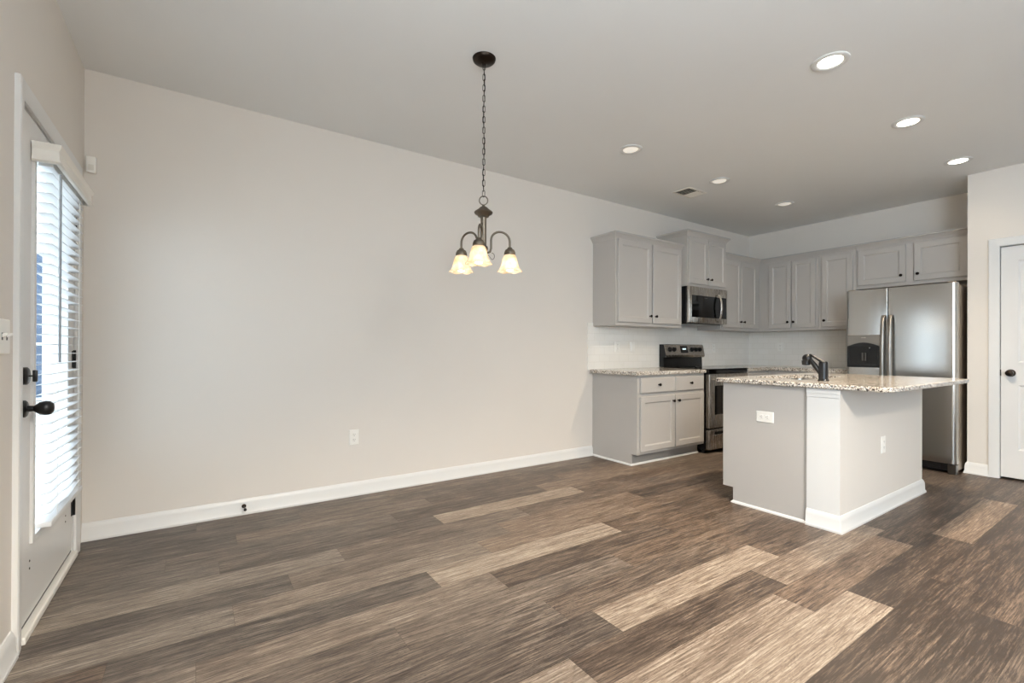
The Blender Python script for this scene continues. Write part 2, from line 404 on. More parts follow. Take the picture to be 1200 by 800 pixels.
wp.box(LP+T, LP+T+0.02, PD0+0.1, PD1-0.1, 0, PZ+0.1)  # unseen panel added to stop outdoor light leaking round the pantry door
struct('wall_pantry', wp, 'wall')

BBP = [(0, 0), (0.022, 0), (0.022, 0.012), (0.016, 0.022), (0.014, 0.075), (0.010, 0.090), (0.004, 0.102), (0, 0.104)]
def baseboard(name, path, left): struct(name, MB().sweep(path, BBP, left), 'trim', smooth=30)
baseboard('baseboard_back', [(0.0, 0), (4.03, 0)], False)
baseboard('baseboard_left', [(0, -1.235), (0, YB)], True)
baseboard('baseboard_pantry', [(LP+0.03, YP), (LP, YP), (LP, -2.562)], False)
baseboard('baseboard_front', [(0, YB), (LP, YB)], True)

CASW = 0.068
def casing(name, ax, at, sgn, y0, y1, ztop, w=CASW):
    """three-sided casing on plane x=at facing sgn*x, opening y0<y1"""
    m = MB(); prof = [(0.0, 0.004), (0.0, 0.011), (0.012, 0.014), (0.04, 0.017), (w-0.006, 0.019), (w, 0.016), (w, 0.0), (0, 0)]
    rings = []
    for (py, pz, dy, dz) in ((y0, 0, -1, 0), (y0, ztop, -1, 1), (y1, ztop, 1, 1), (y1, 0, 1, 0)):
        rings.append([(at+sgn*h, py+dy*o, pz+dz*o) for o, h in prof])
    m.loops(rings); return struct(name, m, 'trim', smooth=30)

# ------------------------------------------------------------------ patio door
casing('trim_1', 0, 0.0, 1, DY0-0.006, DY1+0.012, DZ+0.006)
jm = MB(); jm.box(-T, -0.001, DY0-0.022, DY0-0.003, 0, DZ+0.02); jm.box(-T, -0.001, DY1+0.003, DY1+0.022, 0, DZ+0.02); jm.box(-T, -0.001, DY0-0.003, DY1+0.003, DZ+0.003, DZ+0.022)
struct('trim_2', jm, 'trim')
th = MB(); th.box(-T-0.02, 0.022, DY0-0.003, DY1+0.003, 0.0, 0.03, 0.006)
struct('trim_3', th, 'valance', 'pale door threshold')
GY0, GY1, GZ0, GZ1 = -0.985, -0.40, 0.345, 1.93
d1 = MB(); xf, xb_ = -0.003, -0.047
for a, b, c, d in ((DY0, GY0, 0.045, DZ), (GY1, DY1, 0.045, DZ), (GY0, GY1, 0.045, GZ0), (GY0, GY1, GZ1, DZ)): d1.box(xb_, xf, a, b, c, d)
door1 = struct('door_1', d1, 'door'); door1['category'] = 'door'
door1['label'] = 'white patio door with a long glass pane and dark knob, left wall'
fm = MB(); pr = [(0.0, 0.0), (0.0, 0.010), (0.012, 0.014), (0.026, 0.010), (0.032, -0.014), (0.0, -0.014)]
def ringf(o, h): return (xf+h, o)
rings = []
for (py, pz, dy, dz) in ((GY0-0.012, GZ0-0.012, 1, 1), (GY1+0.012, GZ0-0.012, -1, 1), (GY1+0.012, GZ1+0.012, -1, -1), (GY0-0.012, GZ1+0.012, 1, -1)):
    rings.append([(xf+h, py+dy*o, pz+dz*o) for o, h in pr])
rings.append(rings[0]); fm.loops(rings, False, False); fm.build('glass_frame', 'trim', door1, 30)
MB().box(-0.027, -0.021, GY0+0.001, GY1-0.001, GZ0+0.001, GZ1-0.001).build('glass_pane', 'glass', door1)
KY = DY0+0.062
kb = MB(); kb.lathe((xf, KY, 0.885), [(0.033, 0), (0.033, 0.006), (0.028, 0.011), (0.012, 0.013), (0.011, 0.030), (0.014, 0.034), (0.024, 0.046), (0.029, 0.062), (0.027, 0.076), (0.016, 0.086), (0.0, 0.089)], (1, 0, 0), 28, True)
kb.build('door_knob', 'blackmatte', door1, 40)
kb = MB(); kb.lathe((xf, KY, 1.012), [(0.034, 0), (0.034, 0.011), (0.029, 0.015), (0.0, 0.015)], (1, 0, 0), 28, True); kb.box(xf+0.012, xf+0.030, KY-0.005, KY+0.005, 1.009, 1.015, 0.001); kb.box(xf+0.026, xf+0.040, KY-0.006, KY+0.006, 0.989, 1.035, 0.003)
kb.build('deadbolt', 'blackmatte', door1, 40)
for z in (0.27, 1.06, 1.80):
    hg = MB(); hg.box(xf, xf+0.003, DY1-0.030, DY1+0.012, z-0.045, z+0.045); hg.tube([(xf+0.006, DY1+0.001, z-0.048), (xf+0.006, DY1+0.001, z+0.048)], 0.0065, 10)
    hg.build('hinge', 'blackmatte', door1, 40)
sc = MB()
for yy in (GY0-0.01, GY1+0.01):
    for zz in (0.235, 0.265): sc.lathe((xf, yy, zz), [(0.005, 0), (0.004, 0.002), (0, 0.002)], (1, 0, 0), 10)
sc.build('screw_holes', 'slot', door1)
sw = MB(); sw.box(-0.04, -0.006, DY0+0.004, DY1-0.004, 0.030, 0.046); sw.build('door_sweep', 'blackmatte', door1)

# blind on the patio door
BY0, BY1 = -0.955, -0.335
bl = thing('window_blind', 'white slatted blind with a moulded valance on the patio door', 'blind', (0.03, -0.645, 0.35))
va = MB(); vp = [(0.082, 1.872), (0.088, 1.878), (0.082, 1.892), (0.080, 1.925), (0.087, 1.936), (0.089, 1.950), (0.070, 1.950), (0.070, 1.872)]
va.loops([[(0.0+0.0, -1.012-(-o+0.08)*0-0.0, z) if False else (0.0, -1.012-(o-0.082), z) for o, z in vp], [(o, -1.012-(o-0.082), z) for o, z in vp], [(o, -0.318+(o-0.082), z) for o, z in vp], [(0.0, -0.318+(o-0.082), z) for o, z in vp]])
va.build('valance', 'valance', bl, 30)
MB().box(0.006, 0.052, BY0, BY1, 1.872, 1.915, 0.002).build('headrail', 'blind', bl)
sl = MB(); NS = 35; zt, zb = 1.845, 0.425
for i in range(NS):
    z = zt + (zb-zt)*i/(NS-1); sag = 0.0
    f = max(0.0, (i-22)/12.0); tilt = -0.001 - 0.004*f
    nx = 5; cols = []
    ny = 12 if f > 0 else 2
    for j in range(ny+1):
        u = j/ny; yy = BY0+(BY1-BY0)*u
        wob = f*(0.008*math.sin(u*2*PI*1.1+0.9) + 0.002*math.sin(u*13+i*0.3))
        top = []; bot = []
        for q in range(nx):
            s_ = q/(nx-1); xx = 0.004+0.046*s_; zz = z + tilt*(0.5-s_)*2 + 0.0015*math.sin(s_*PI) + wob
            top.append((xx, yy, zz+0.0013)); bot.append((xx, yy, zz-0.0013))
        cols.append(top + bot[::-1])
    sl.loops(cols)
sl.build('slats', 'blind', bl, 60)
br_ = MB(); br_.box(0.002, 0.054, BY0, BY1, 0.378, 0.400, 0.004); br_.build('bottom_rail', 'blind', bl)
for yy in (BY0+0.10, BY1-0.10):
    c = MB()
    for xx in (0.003, 0.052): c.tube([(xx, yy, 0.395), (xx, yy, 1.88)], 0.0011, 6)
    c.build('ladder_cord', 'cord', bl)
c = MB(); c.tube([(0.066, -0.905, 1.86), (0.066, -0.905, 1.06)], 0.0045, 8); c.build('tilt_wand', 'wand', bl, 60)

# outside: patio and the neighbouring house seen through the glass
struct('ground', MB().box(-14, -T-0.021, -3, 16.0, -0.35, -0.10), 'concrete', 'pale patio concrete outside')
nb = thing('neighbour_house', 'white house with tall blue-grey window seen through the patio door blind', 'house', (-3.2, 11.2, -0.1))
MB().box(-6.5, -0.4, 11.2, 12.2, -0.1, 5.2).build('wall', 'siding', nb)
wf = MB(); X0, X1 = -2.58, -2.06
for x in (X0, X0+0.19, X0+0.36, X1): wf.box(x-0.022, x+0.022, 11.14, 11.2, -0.05, 3.3)
for z in (-0.05, 1.2, 3.3): wf.box(X0-0.022, X1+0.022, 11.14, 11.2, z-0.03, z+0.03)
wf.build('window_frame', 'trim', nb)
MB().box(X0, X1, 11.17, 11.199, -0.05, 3.3).build('window_pane', 'paneblue', nb)

# ------------------------------------------------------------------ pantry door
casing('trim_4', 0, LP, -1, PD1-0.006, PD0+0.006, PZ+0.006)
jm = MB(); jm.box(LP+0.001, LP+T, PD0+0.003, PD0+0.018, 0, PZ+0.018); jm.box(LP+0.001, LP+T, PD1-0.018, PD1-0.003, 0, PZ+0.018); jm.box(LP+0.001, LP+T, PD1-0.003, PD0+0.003, PZ+0.003, PZ+0.018)
struct('trim_5', jm, 'trim')
door2 = struct('door_2', MB().panel((LP+0.045, PD0-0.001, 0.018), (0, -1, 0), (-1, 0, 0), 0.760, 2.022, t=0.036, stile=0.106, dep=0.009, rails=[(0.245, 0.81), (1.008, 1.895)]), 'door', 'white two-panel pantry door with dark round knob at right edge')
door2['category'] = 'door'
kn = MB(); kn.lathe((LP+0.009, PD0-0.062, 0.932), [(0.032, 0), (0.032, 0.006), (0.012, 0.011), (0.011, 0.028), (0.022, 0.036), (0.028, 0.050), (0.025, 0.060), (0.012, 0.066), (0, 0.067)], (-1, 0, 0), 28, True)
kn.build('door_knob', 'bronze', door2, 40)
MB().box(LP+0.004, LP+0.0095, PD0-0.004, PD0+0.0022, 0.905, 0.96).build('latch_plate', 'bronze', door2)

# ------------------------------------------------------------------ cabinets
CROWN = [(0.0, 0.0), (0.006, 0.0), (0.010, 0.012), (0.030, 0.040), (0.040, 0.046), (0.040, 0.062), (0.0, 0.062)]
def crown_prof(z): return [(o, z+h) for o, h in CROWN]
def knob(parent, p, N):
    m = MB(); m.lathe(p, [(0.009, 0), (0.006, 0.004), (0.0055, 0.012), (0.013, 0.017), (0.0155, 0.023), (0.012, 0.028), (0, 0.030)], N, 16, True)
    return m.build('knob', 'knob', parent, 40)
def face_frame(m, o, U, N, w, h, openings, t=0.019):
    """solid front slab with no holes: doors overlay it"""
    pass
def cab_door(parent, o, U, N, w, h, kn=None, name='door', flat=False, stile=0.055):
    m = MB().panel(o, U, N, w, h, t=0.019, stile=(0.0 if flat else stile)) if not flat else MB()
    if flat:
        o_, U_, N_ = Vector(o), Vector(U), Vector(N); Zz = Vector((0, 0, 1))
        R = lambda i, d: [o_+U_*i+Zz*i+N_*d, o_+U_*(w-i)+Zz*i+N_*d, o_+U_*(w-i)+Zz*(h-i)+N_*d, o_+U_*i+Zz*(h-i)+N_*d]
        m.loops([R(0, 0), R(0, 0.012), R(0.007, 0.019)])
    for v in m.bm.verts: v.co += Vector(N)*0.003
    d = m.build(name, 'cab', parent)
    if kn:
        p = Vector(o)+Vector(U)*kn[0]+Vector((0, 0, kn[1]))+Vector(N)*0.0218
        knob(d, p, N)
    return d
FX, FY = Vector((1, 0, 0)), Vector((0, -1, 0))      # fronts facing -y
KX, KN = Vector((0, -1, 0)), Vector((-1, 0, 0))     # fronts facing -x
UZ0, UZ1 = 1.372, 2.262
XB, XR = 4.034, 5.094
# upper left
c = thing('wall_cabinet', 'grey two-door wall cabinet left of the microwave, its side panel showing', 'cabinet', ((XB+XR)/2, -0.16, UZ0), 'grey wall cabinets')
MB().box(XB, XR, -0.325, -0.002, UZ0, UZ1).build('body', 'cab', c)
cab_door(c, (XB+0.024, -0.325, 1.404), FX, FY, 0.508, 0.840, (0.508-0.035, 0.075))
cab_door(c, (XB+0.552, -0.325, 1.404), FX, FY, 0.484, 0.840, (0.035, 0.075))
MB().sweep([(XB, -0.002), (XB, -0.325), (XR, -0.325)], crown_prof(2.248), False).build('crown_moulding', 'cab', c)
# over the microwave
OX0, OX1, OY = 5.096, 5.852, -0.395
c = thing('wall_cabinet', 'short grey two-door cabinet above the microwave, taller than its neighbours', 'cabinet', ((OX0+OX1)/2, -0.2, 1.85), 'grey wall cabinets')
MB().box(OX0, OX1, OY, -0.002, 1.846, 2.415).build('body', 'cab', c)
cab_door(c, (OX0+0.026, OY, 1.872), FX, FY, 0.346, 0.530, (0.346-0.032, 0.066))
cab_door(c, (OX0+0.384, OY, 1.872), FX, FY, 0.346, 0.530, (0.032, 0.066))
MB().sweep([(OX0, -0.002), (OX0, OY), (OX1, OY), (OX1, -0.002)], crown_prof(2.408), False).build('crown_moulding', 'cab', c)
# right of the microwave
CX0, CX1 = 5.856, 6.753
c = thing('wall_cabinet', 'grey two-door wall cabinet in the corner right of the microwave', 'cabinet', ((CX0+CX1)/2, -0.16, UZ0), 'grey wall cabinets')
MB().box(CX0, CX1+0.0, -0.325, -0.002, UZ0, UZ1).build('body', 'cab', c)
cab_door(c, (CX0+0.022, -0.325, 1.404), FX, FY, 0.410, 0.840, (0.410-0.035, 0.075))
cab_door(c, (CX0+0.442, -0.325, 1.404), FX, FY, 0.362, 0.840, (0.035, 0.075))
MB().sweep([(CX0, -0.325), (CX1-0.002, -0.325)], crown_prof(2.262), False).build('crown_moulding', 'cab', c)
# kitchen wall, from the corner to the pantry wall
KF = 6.755
c = thing('wall_cabinet', 'grey two-door wall cabinet on the fridge wall beside the corner', 'cabinet', (6.92, -0.52, UZ0), 'grey wall cabinets')
MB().box(KF, L-0.002, -0.004, -1.040, UZ0, UZ1).build('body', 'cab', c)
cab_door(c, (KF, -0.455, 1.404), KX, KN, 0.274, 0.840, (0.274-0.03, 0.075), stile=0.05)
cab_door(c, (KF, -0.738, 1.404), KX, KN, 0.274, 0.840, (0.03, 0.075), stile=0.05)
MB().sweep([(KF, -0.327), (KF, -1.040)], crown_prof(2.262), False).build('crown_moulding', 'cab', c)
c = thing('wall_cabinet', 'narrow grey one-door wall cabinet beside the fridge top', 'cabinet', (6.92, -1.23, UZ0), 'grey wall cabinets')
MB().box(KF, L-0.002, -1.042, -1.424, UZ0, UZ1).build('body', 'cab', c)
cab_door(c, (KF, -1.077, 1.404), KX, KN, 0.318, 0.840, (0.035, 0.075))
MB().sweep([(KF, -1.042), (KF, -1.424)], crown_prof(2.262), False).build('crown_moulding', 'cab', c)
c = thing('wall_cabinet', 'wide low grey two-door cabinet above the fridge', 'cabinet', (6.92, -1.92, 1.815), 'grey wall cabinets')
MB().box(KF, L-0.002, -1.426, YP+0.003, 1.815, UZ1).build('body', 'cab', c)
cab_door(c, (KF, -1.446, 1.852), KX, KN, 0.430, 0.392, (0.430-0.035, 0.07))
cab_door(c, (KF, -1.944, 1.852), KX, KN, 0.408, 0.392, (0.035, 0.07))
MB().sweep([(KF, -1.426), (KF, YP+0.003)], crown_prof(2.262), False).build('crown_moulding', 'cab', c)

# base cabinet left of the range
def poly_prism(m, pts, axis, a, b):
    """extrude a closed outline along an axis; pts are the other two coordinates in order"""
    def mk(p, t): return (t, p[0], p[1]) if axis == 'x' else (p[0], t, p[1]) if axis == 'y' else (p[0], p[1], t)
    return m.loops([[mk(p, a) for p in pts], [mk(p, b) for p in pts]])
c = thing('base_cabinet', 'grey base cabinet with two drawers over two doors left of the range', 'cabinet', ((XB+XR)/2, -0.3, 0))
KP = [(-0.002, 0.0), (-0.535, 0.0), (-0.535, 0.112), (-0.61, 0.112), (-0.61, 0.874), (-0.002, 0.874)]
m = MB(); poly_prism(m, KP, 'x', XB, XB+0.018); m.box(XB+0.018, XR, -0.61, -0.002, 0.112, 0.874); m.build('body', 'cab', c)
MB().box(XB+0.018, XR, -0.533, -0.30, 0, 0.112).build('toe_kick', 'kick', c)
MB().sweep([(XB, -0.003), (XB, -0.535), (XR, -0.535)], [(0, 0), (0.012, 0), (0.010, 0.010), (0.0, 0.018)], False).build('shoe_moulding', 'trim', c)
for x0, w, kx in ((XB+0.032, 0.512, 0.512-0.034), (XB+0.556, 0.480, 0.034)):
    d = cab_door(c, (x0, -0.61, 0.702), FX, FY, w, 0.148, (w/2, 0.078), 'drawer', True)
    cab_door(c, (x0, -0.61, 0.140), FX, FY, w, 0.528, (kx, 0.528-0.058))
# base cabinets right of the range and along the fridge wall
BX = 6.453
c = thing('base_cabinet', 'grey corner base cabinet right of the range, mostly hidden behind the island', 'cabinet', (6.3, -0.3, 0))
m = MB(); m.box(5.872, L-0.002, -0.61, -0.002, 0.112, 0.874); m.box(BX, L-0.002, -1.44, -0.61, 0.112, 0.874); m.build('body', 'cab', c)
m = MB(); m.box(5.872, L-0.1, -0.533, -0.02, 0, 0.112); m.box(BX+0.075, L-0.1, -1.44, -0.53, 0, 0.112); m.build('toe_kick', 'kick', c)
cab_door(c, (5.89, -0.61, 0.140), FX, FY, 0.50, 0.528, (0.034, 0.47)); cab_door(c, (5.89, -0.61, 0.702), FX, FY, 0.50, 0.148, (0.25, 0.078), 'drawer', True)
cab_door(c, (BX, -0.70, 0.140), KX, KN, 0.35, 0.528, (0.316, 0.47)); cab_door(c, (BX, -1.07, 0.140), KX, KN, 0.35, 0.528, (0.034, 0.47))
cab_door(c, (BX, -0.70, 0.702), KX, KN, 0.35, 0.148, (0.175, 0.078), 'drawer', True); cab_door(c, (BX, -1.07, 0.702), KX, KN, 0.35, 0.148, (0.175, 0.078), 'drawer', True)

# worktops
tag(MB().box(XB-0.05, XR+0.006, -0.64, -0.0105, 0.876, 0.914, 0.006, 3).build('countertop', 'granite'), 'short speckled granite countertop left of the range', 'countertop')
m = MB(); b = bmesh.new(); pts = [(5.868, -0.0105), (5.868, -0.64), (6.425, -0.64), (6.425, -1.46), (L-0.0105, -1.46), (L-0.0105, -0.0105)]
m.loops([[(x, y, 0.876) for x, y in pts], [(x, y, 0.914) for x, y in pts]])
tag(m.build('countertop', 'granite'), 'L-shaped speckled granite countertop in the corner right of the range', 'countertop')
# backsplash
tag(MB().box(XB-0.078, L-0.0005, -0.009, -0.0005, 0.905, 1.406).build('tile_backsplash', 'tile'), 'white tile backsplash behind the range', 'backsplash')
tag(MB().box(L-0.009, L-0.0005, -1.21, -0.0095, 0.905, 1.371).build('tile_backsplash', 'tile'), 'white tile backsplash left of the fridge', 'backsplash')

# ------------------------------------------------------------------ island
IX0, IX1, IY0, IYW, IY1 = 3.838, 5.334, -1.611, -2.192, -2.380
c = thing('island_cabinet', 'grey island cabinet with a plain end panel under the granite top', 'cabinet', ((IX0+IX1)/2, -1.9, 0))
KP = [(IYW+0.001, 0.0), (IY0-0.078, 0.0), (IY0-0.078, 0.112), (IY0, 0.112), (IY0, 0.882), (IYW+0.001, 0.882)]
m = MB(); poly_prism(m, KP, 'x', IX0, IX0+0.018); poly_prism(m, KP, 'x', IX1-0.018, IX1)
SX0, SX1, SY0, SY1 = 4.12, 4.86, -2.05, -1.67
m.box(IX0+0.018, IX1-0.018, IY0-0.019, IY0, 0.112, 0.882); m.box(IX0+0.018, IX1-0.018, IYW+0.001, IY0-0.019, 0.112, 0.13); m.box(IX0+0.018, IX1-0.018, IYW+0.001, IYW+0.012, 0.13, 0.882)
m.build('body', 'cab', c)
MB().box(IX0+0.018, IX1-0.018, IY0-0.090, IY0-0.079, 0, 0.112).build('toe_kick', 'kick', c)
MB().box(IX0-0.004, IX0, IYW+0.001, IYW+0.014, 0.0, 0.882).build('end_trim', 'kick', c)
MB().sweep([(IX0+0.02, IY0-0.078), (IX0, IY0-0.078), (IX0, IYW+0.001)], [(0, 0), (0.012, 0), (0.010, 0.010), (0.0, 0.018)], False).build('shoe_moulding', 'trim', c)
for i, x in enumerate((IX0+0.03, IX0+0.41, IX0+0.78, IX0+1.14)):
    w = 0.345
    cab_door(c, (x+w, IY0, 0.140), (-1, 0, 0), (0, 1, 0), w, 0.70, (0.034 if i % 2 == 0 else w-0.034, 0.63))
struct('wall_island', MB().box(IX0+0.001, IX1, IY1, IYW, 0, 0.8825), 'wall', 'beige half wall carrying the island overhang')
tr6 = MB(); tr6.box(IX0-0.006, IX0+0.0008, IY1+0.001, IYW-0.001, 0, 0.882)
tr6.box(IX0-0.016, IX0-0.006, IY1-0.006, IYW-0.001, 0.850, 0.8825, 0.003); tr6.box(IX0-0.011, IX0-0.006, IY1-0.003, IYW-0.001, 0.826, 0.850, 0.002)
struct('trim_6', tr6, 'trim', 'white end board of the island half wall')
struct('baseboard_island', MB().sweep([(IX0-0.006, IYW-0.001), (IX0-0.006, IY1), (IX1, IY1), (IX1, IYW)], BBP, False), 'trim', smooth=30)
# island top with sink cut-out
TX0, TX1, TY0, TY1, TZ0, TZ1 = 3.796, 5.375, -2.652, -1.573, 0.883, 0.914
TZ0 = 0.8835
b = bmesh.new()
def rr(x0, x1, y0, y1, rads, n=6):
    out = []
    for (cx, cy, a0, r) in ((x0, y0, PI, rads[0]), (x1, y0, 1.5*PI, rads[1]), (x1, y1, 0, rads[2]), (x0, y1, 0.5*PI, rads[3])):
        sx, sy = (1 if cx == x0 else -1), (1 if cy == y0 else -1)
        for i in range(n+1):
            a = a0 + 0.5*PI*i/n; out.append((cx+sx*r+r*math.cos(a), cy+sy*r+r*math.sin(a)))
    return out
N_ = 6
outer = rr(TX0, TX1, TY0, TY1, (0.045, 0.045, 0.01, 0.01), N_); inner = rr(SX0, SX1, SY0, SY1, (0.05,)*4, N_)
def inset(pts, d, cx, cy): return [(x + (d if x < cx else -d), y + (d if y < cy else -d)) for x, y in pts]
mcx, mcy = (TX0+TX1)/2, (TY0+TY1)/2
o_in = inset(outer, 0.006, mcx, mcy)
R = [[(x, y, TZ0) for x, y in inner], [(x, y, TZ0) for x, y in o_in], [(x, y, TZ0+0.006) for x, y in outer], [(x, y, TZ1-0.006) for x, y in outer], [(x, y, TZ1) for x, y in o_in], [(x, y, TZ1) for x, y in inner], [(x, y, TZ0) for x, y in inner]]
m = MB(); m.loops(R, False, False)
tag(m.build('countertop', 'granite'), 'large speckled granite island countertop with overhang and sink cut-out', 'countertop')
s_in = rr(SX0-0.012, SX1+0.012, SY0-0.012, SY1+0.012, (0.06,)*4, N_)
s_b = rr(SX0+0.004, SX1-0.004, SY0+0.004, SY1-0.004, (0.07,)*4, N_)
s_f = rr(SX0-0.030, SX1+0.030, SY0-0.030, SY1+0.030, (0.06,)*4, N_)
sk = thing('kitchen_sink', 'undermount steel sink sunk in the island countertop', 'sink', ((SX0+SX1)/2, (SY0+SY1)/2, 0.69))
m = MB(); m.loops([[(x, y, 0.882) for x, y in s_f], [(x, y, 0.882) for x, y in s_in], [(x, y, 0.72) for x, y in s_b], [(x, y, 0.69) for x, y in inset(s_b, 0.03, (SX0+SX1)/2, (SY0+SY1)/2)]], False, True)
m.build('basin', 'sink', sk, 40)
m = MB(); m.lathe(((SX0+SX1)/2, (SY0+SY1)/2, 0.6905), [(0.045, 0), (0.04, 0.003), (0.02, 0.001), (0, 0.001)], n=24, cap0=True); m.build('drain', 'steeldark', sk)
# faucet
FXP, FYP = 4.135, -2.165
fa = thing('kitchen_faucet', 'black single-lever kitchen faucet on the island countertop', 'faucet', (FXP, FYP, TZ1))
m = MB(); m.lathe((FXP, FYP, TZ1), [(0.034, 0), (0.034, 0.006), (0.029, 0.010), (0.028, 0.118), (0.0265, 0.128), (0.020, 0.134), (0, 0.135)], n=28, cap0=True); m.build('body', 'blackmatte', fa, 40)
m = MB(); pts = bez([(FXP, FYP+0.010, TZ1+0.035), (FXP-0.003, FYP+0.035, TZ1+0.080), (FXP-0.006, FYP+0.068, TZ1+0.130), (FXP-0.008, FYP+0.092, TZ1+0.155)], 12)
m.tube(pts, [0.0165-0.003*abs(i-6)/6 for i in range(13)], 14); m.build('spout', 'blackmatte', fa, 40)
m = MB(); m.sphere((FXP-0.009, FYP+0.100, TZ1+0.152), 0.031, (0.95, 1.0, 1.0)); m.lathe((FXP-0.009, FYP+0.106, TZ1+0.138), [(0.028, 0), (0.026, -0.030), (0.018, -0.034), (0, -0.034)], n=20); m.build('spray_head', 'blackmatte', fa, 40)
m = MB(); m.tube(bez([(FXP, FYP, TZ1+0.125), (FXP, FYP+0.024, TZ1+0.140), (FXP-0.003, FYP+0.055, TZ1+0.165), (FXP-0.005, FYP+0.085, TZ1+0.180)], 10), [0.013, 0.012, 0.011, 0.010, 0.009, 0.009, 0.008, 0.008, 0.008, 0.008, 0.006], 12); m.build('lever', 'blackmatte', fa, 40)

# ------------------------------------------------------------------ fridge
RX, RY0, RY1, RZ = 6.231, -1.517, -2.388, 1.745
SPL = -1.879
fr_ = thing('refrigerator', 'stainless side-by-side fridge with ice dispenser, in the alcove by the pantry', 'refrigerator', (6.6, -1.95, 0))
MB().box(RX+0.085, 6.98, RY0-0.004, RY1+0.004, 0.03, RZ-0.012, 0.006).build('body', 'steelside', fr_)
def fdoor(y0, y1, hole=None):
    """rounded-edge door slab, y0 > y1, optional rectangular recess on the front"""
    m = MB(); n = 8; x1 = RX+0.078; prof = []
    ra, rb = (0.036, 0.005) if y0 == RY0 else (0.005, 0.036)
    prof.append((x1, y0-0.002))
    for i in range(n+1): a = PI/2*i/n; prof.append((RX+ra-ra*math.sin(a), y0-ra+ra*math.cos(a)))
    nb_ = 10
    for i in range(1, nb_): prof.append((RX-0.004*math.sin(PI*i/nb_), y0-ra+(y1+rb-y0+ra)*i/nb_))
    for i in range(n+1): a = PI/2*i/n; prof.append((RX+rb-rb*math.cos(a), y1+rb-rb*math.sin(a)))
    prof.append((x1, y1+0.002))
    m.loops([[(x, y, z) for x, y in prof] for z in (0.095, RZ)])
    return m
fd = fdoor(RY0, SPL+0.003)
d_l = fd.build('door', 'fridge', fr_, 30)
d_r = fdoor(SPL-0.003, RY1).build('door', 'fridge', fr_, 30)
for d, yy in ((d_l, SPL+0.030), (d_r, SPL-0.030)):
    m = MB(); pts = bez([(RX-0.004, yy, 1.478), (RX-0.05, yy, 1.462), (RX-0.062, yy, 1.35), (RX-0.066, yy, 1.12), (RX-0.066, yy, 0.95), (RX-0.062, yy, 0.72), (RX-0.05, yy, 0.60), (RX-0.004, yy, 0.585)], 24)
    b_ = [[(p.x+0.010*math.cos(2*PI*j/14), p.y+0.0165*math.sin(2*PI*j/14), p.z) for j in range(14)] for p in pts]
    m.loops(b_); m.build('handle', 'handle', d, 40)
# dispenser: panel frame, dark recess, nozzle, tray
Y0, Y1, Z0, Z1 = -1.535, -1.823, 0.955, 1.283
dm = MB(); dm.box(RX-0.008, RX+0.004, Y0, Y1, 1.172, Z1, 0.003); disp = dm.build('dispenser_panel', 'handle', d_l)
m = MB(); n = 10; za = 1.172
arc = [(Y0+(Y1-Y0)*i/n, 1.166+0.040*math.sin(PI*i/n)-0.03*0) for i in range(n+1)]
m.loops([[(RX-0.0095, y, z) for y, z in arc] + [(RX-0.0095, Y1, Z0), (RX-0.0095, Y0, Z0)], [(RX-0.002, y, z) for y, z in arc] + [(RX-0.002, Y1, Z0), (RX-0.002, Y0, Z0)]])
m.build('dispenser_surround', 'blackmatte', d_l)
m = MB(); m.box(RX-0.0102, RX-0.004, Y0-0.022, Y1+0.022, Z0+0.03, 1.168); m.build('dispenser_recess', 'blackglass', d_l)
for yy in (-1.675, -1.70): MB().tube([(RX-0.018, yy, 1.10), (RX-0.018, yy, 1.02)], 0.008, 10).build('dispenser_paddle', 'slot', d_l, 40)
MB().sphere((RX-0.014, -1.735, 1.150), 0.006).build('dispenser_light', 'steel', d_l, 40)
m = MB(); m.box(RX-0.016, RX-0.002, Y0-0.006, Y1+0.006, Z0-0.004, Z0+0.022, 0.004); m.build('drip_tray', 'blackmatte', d_l)
m = MB(); m.box(RX-0.0088, RX-0.0075, -1.660, -1.700, 1.252, 1.258); m.build('emblem', 'steel', d_l)
m = MB(); m.box(RX+0.03, RX+0.10, RY0-0.03, RY1+0.03, 0.022, 0.090, 0.004)
for i in range(4): m.box(RX+0.026, RX+0.032, RY0-0.05, RY1+0.12, 0.030+0.014*i, 0.036+0.014*i)
m.build('kick_grille', 'blackmatte', fr_)
for yy in (RY0-0.03, RY1+0.035): MB().box(RX+0.012, RX+0.080, yy-0.03, yy+0.03, 0.0, 0.085, 0.004).build('foot_cover', 'steeldark', fr_)
for yy in (RY0-0.04, RY1+0.04): MB().box(RX+0.03, RX+0.12, yy-0.028, yy+0.028, RZ-0.012, RZ+0.012, 0.005).build('hinge_cover', 'steelside', fr_)

# ------------------------------------------------------------------ range
GX0, GX1, GY = 5.107, 5.863, -0.665
rg = thing('range', 'stainless and black electric range with raised control panel, right of base cabinet', 'stove', ((GX0+GX1)/2, -0.35, 0))
MB().box(GX0, GX1, GY+0.045, -0.02, 0.035, 0.905, 0.003).build('body', 'black', rg)
m = MB(); m.box(GX0-0.001, GX1+0.001, GY+0.005, -0.075, 0.9055, 0.918, 0.003); m.build('cooktop', 'blackglass', rg)
for cx, cy, r in ((GX0+0.2, -0.25, 0.085), (GX0+0.2, -0.50, 0.105), (GX1-0.2, -0.25, 0.105), (GX1-0.2, -0.50, 0.08)):
    MB().lathe((cx, cy, 0.9183), [(r, 0), (r-0.002, 0.0003), (r-0.004, 0)], n=40).build('burner_ring', 'steeldark', rg)
m = MB(); m.box(GX0, GX1, GY, GY+0.045, 0.866, 0.905, 0.004); m.build('front_trim', 'blackglass', rg)
od = MB(); od.box(GX0+0.003, GX1-0.003, GY-0.005, GY+0.043, 0.275, 0.862, 0.008, 3); odo = od.build('oven_door', 'steel', rg)
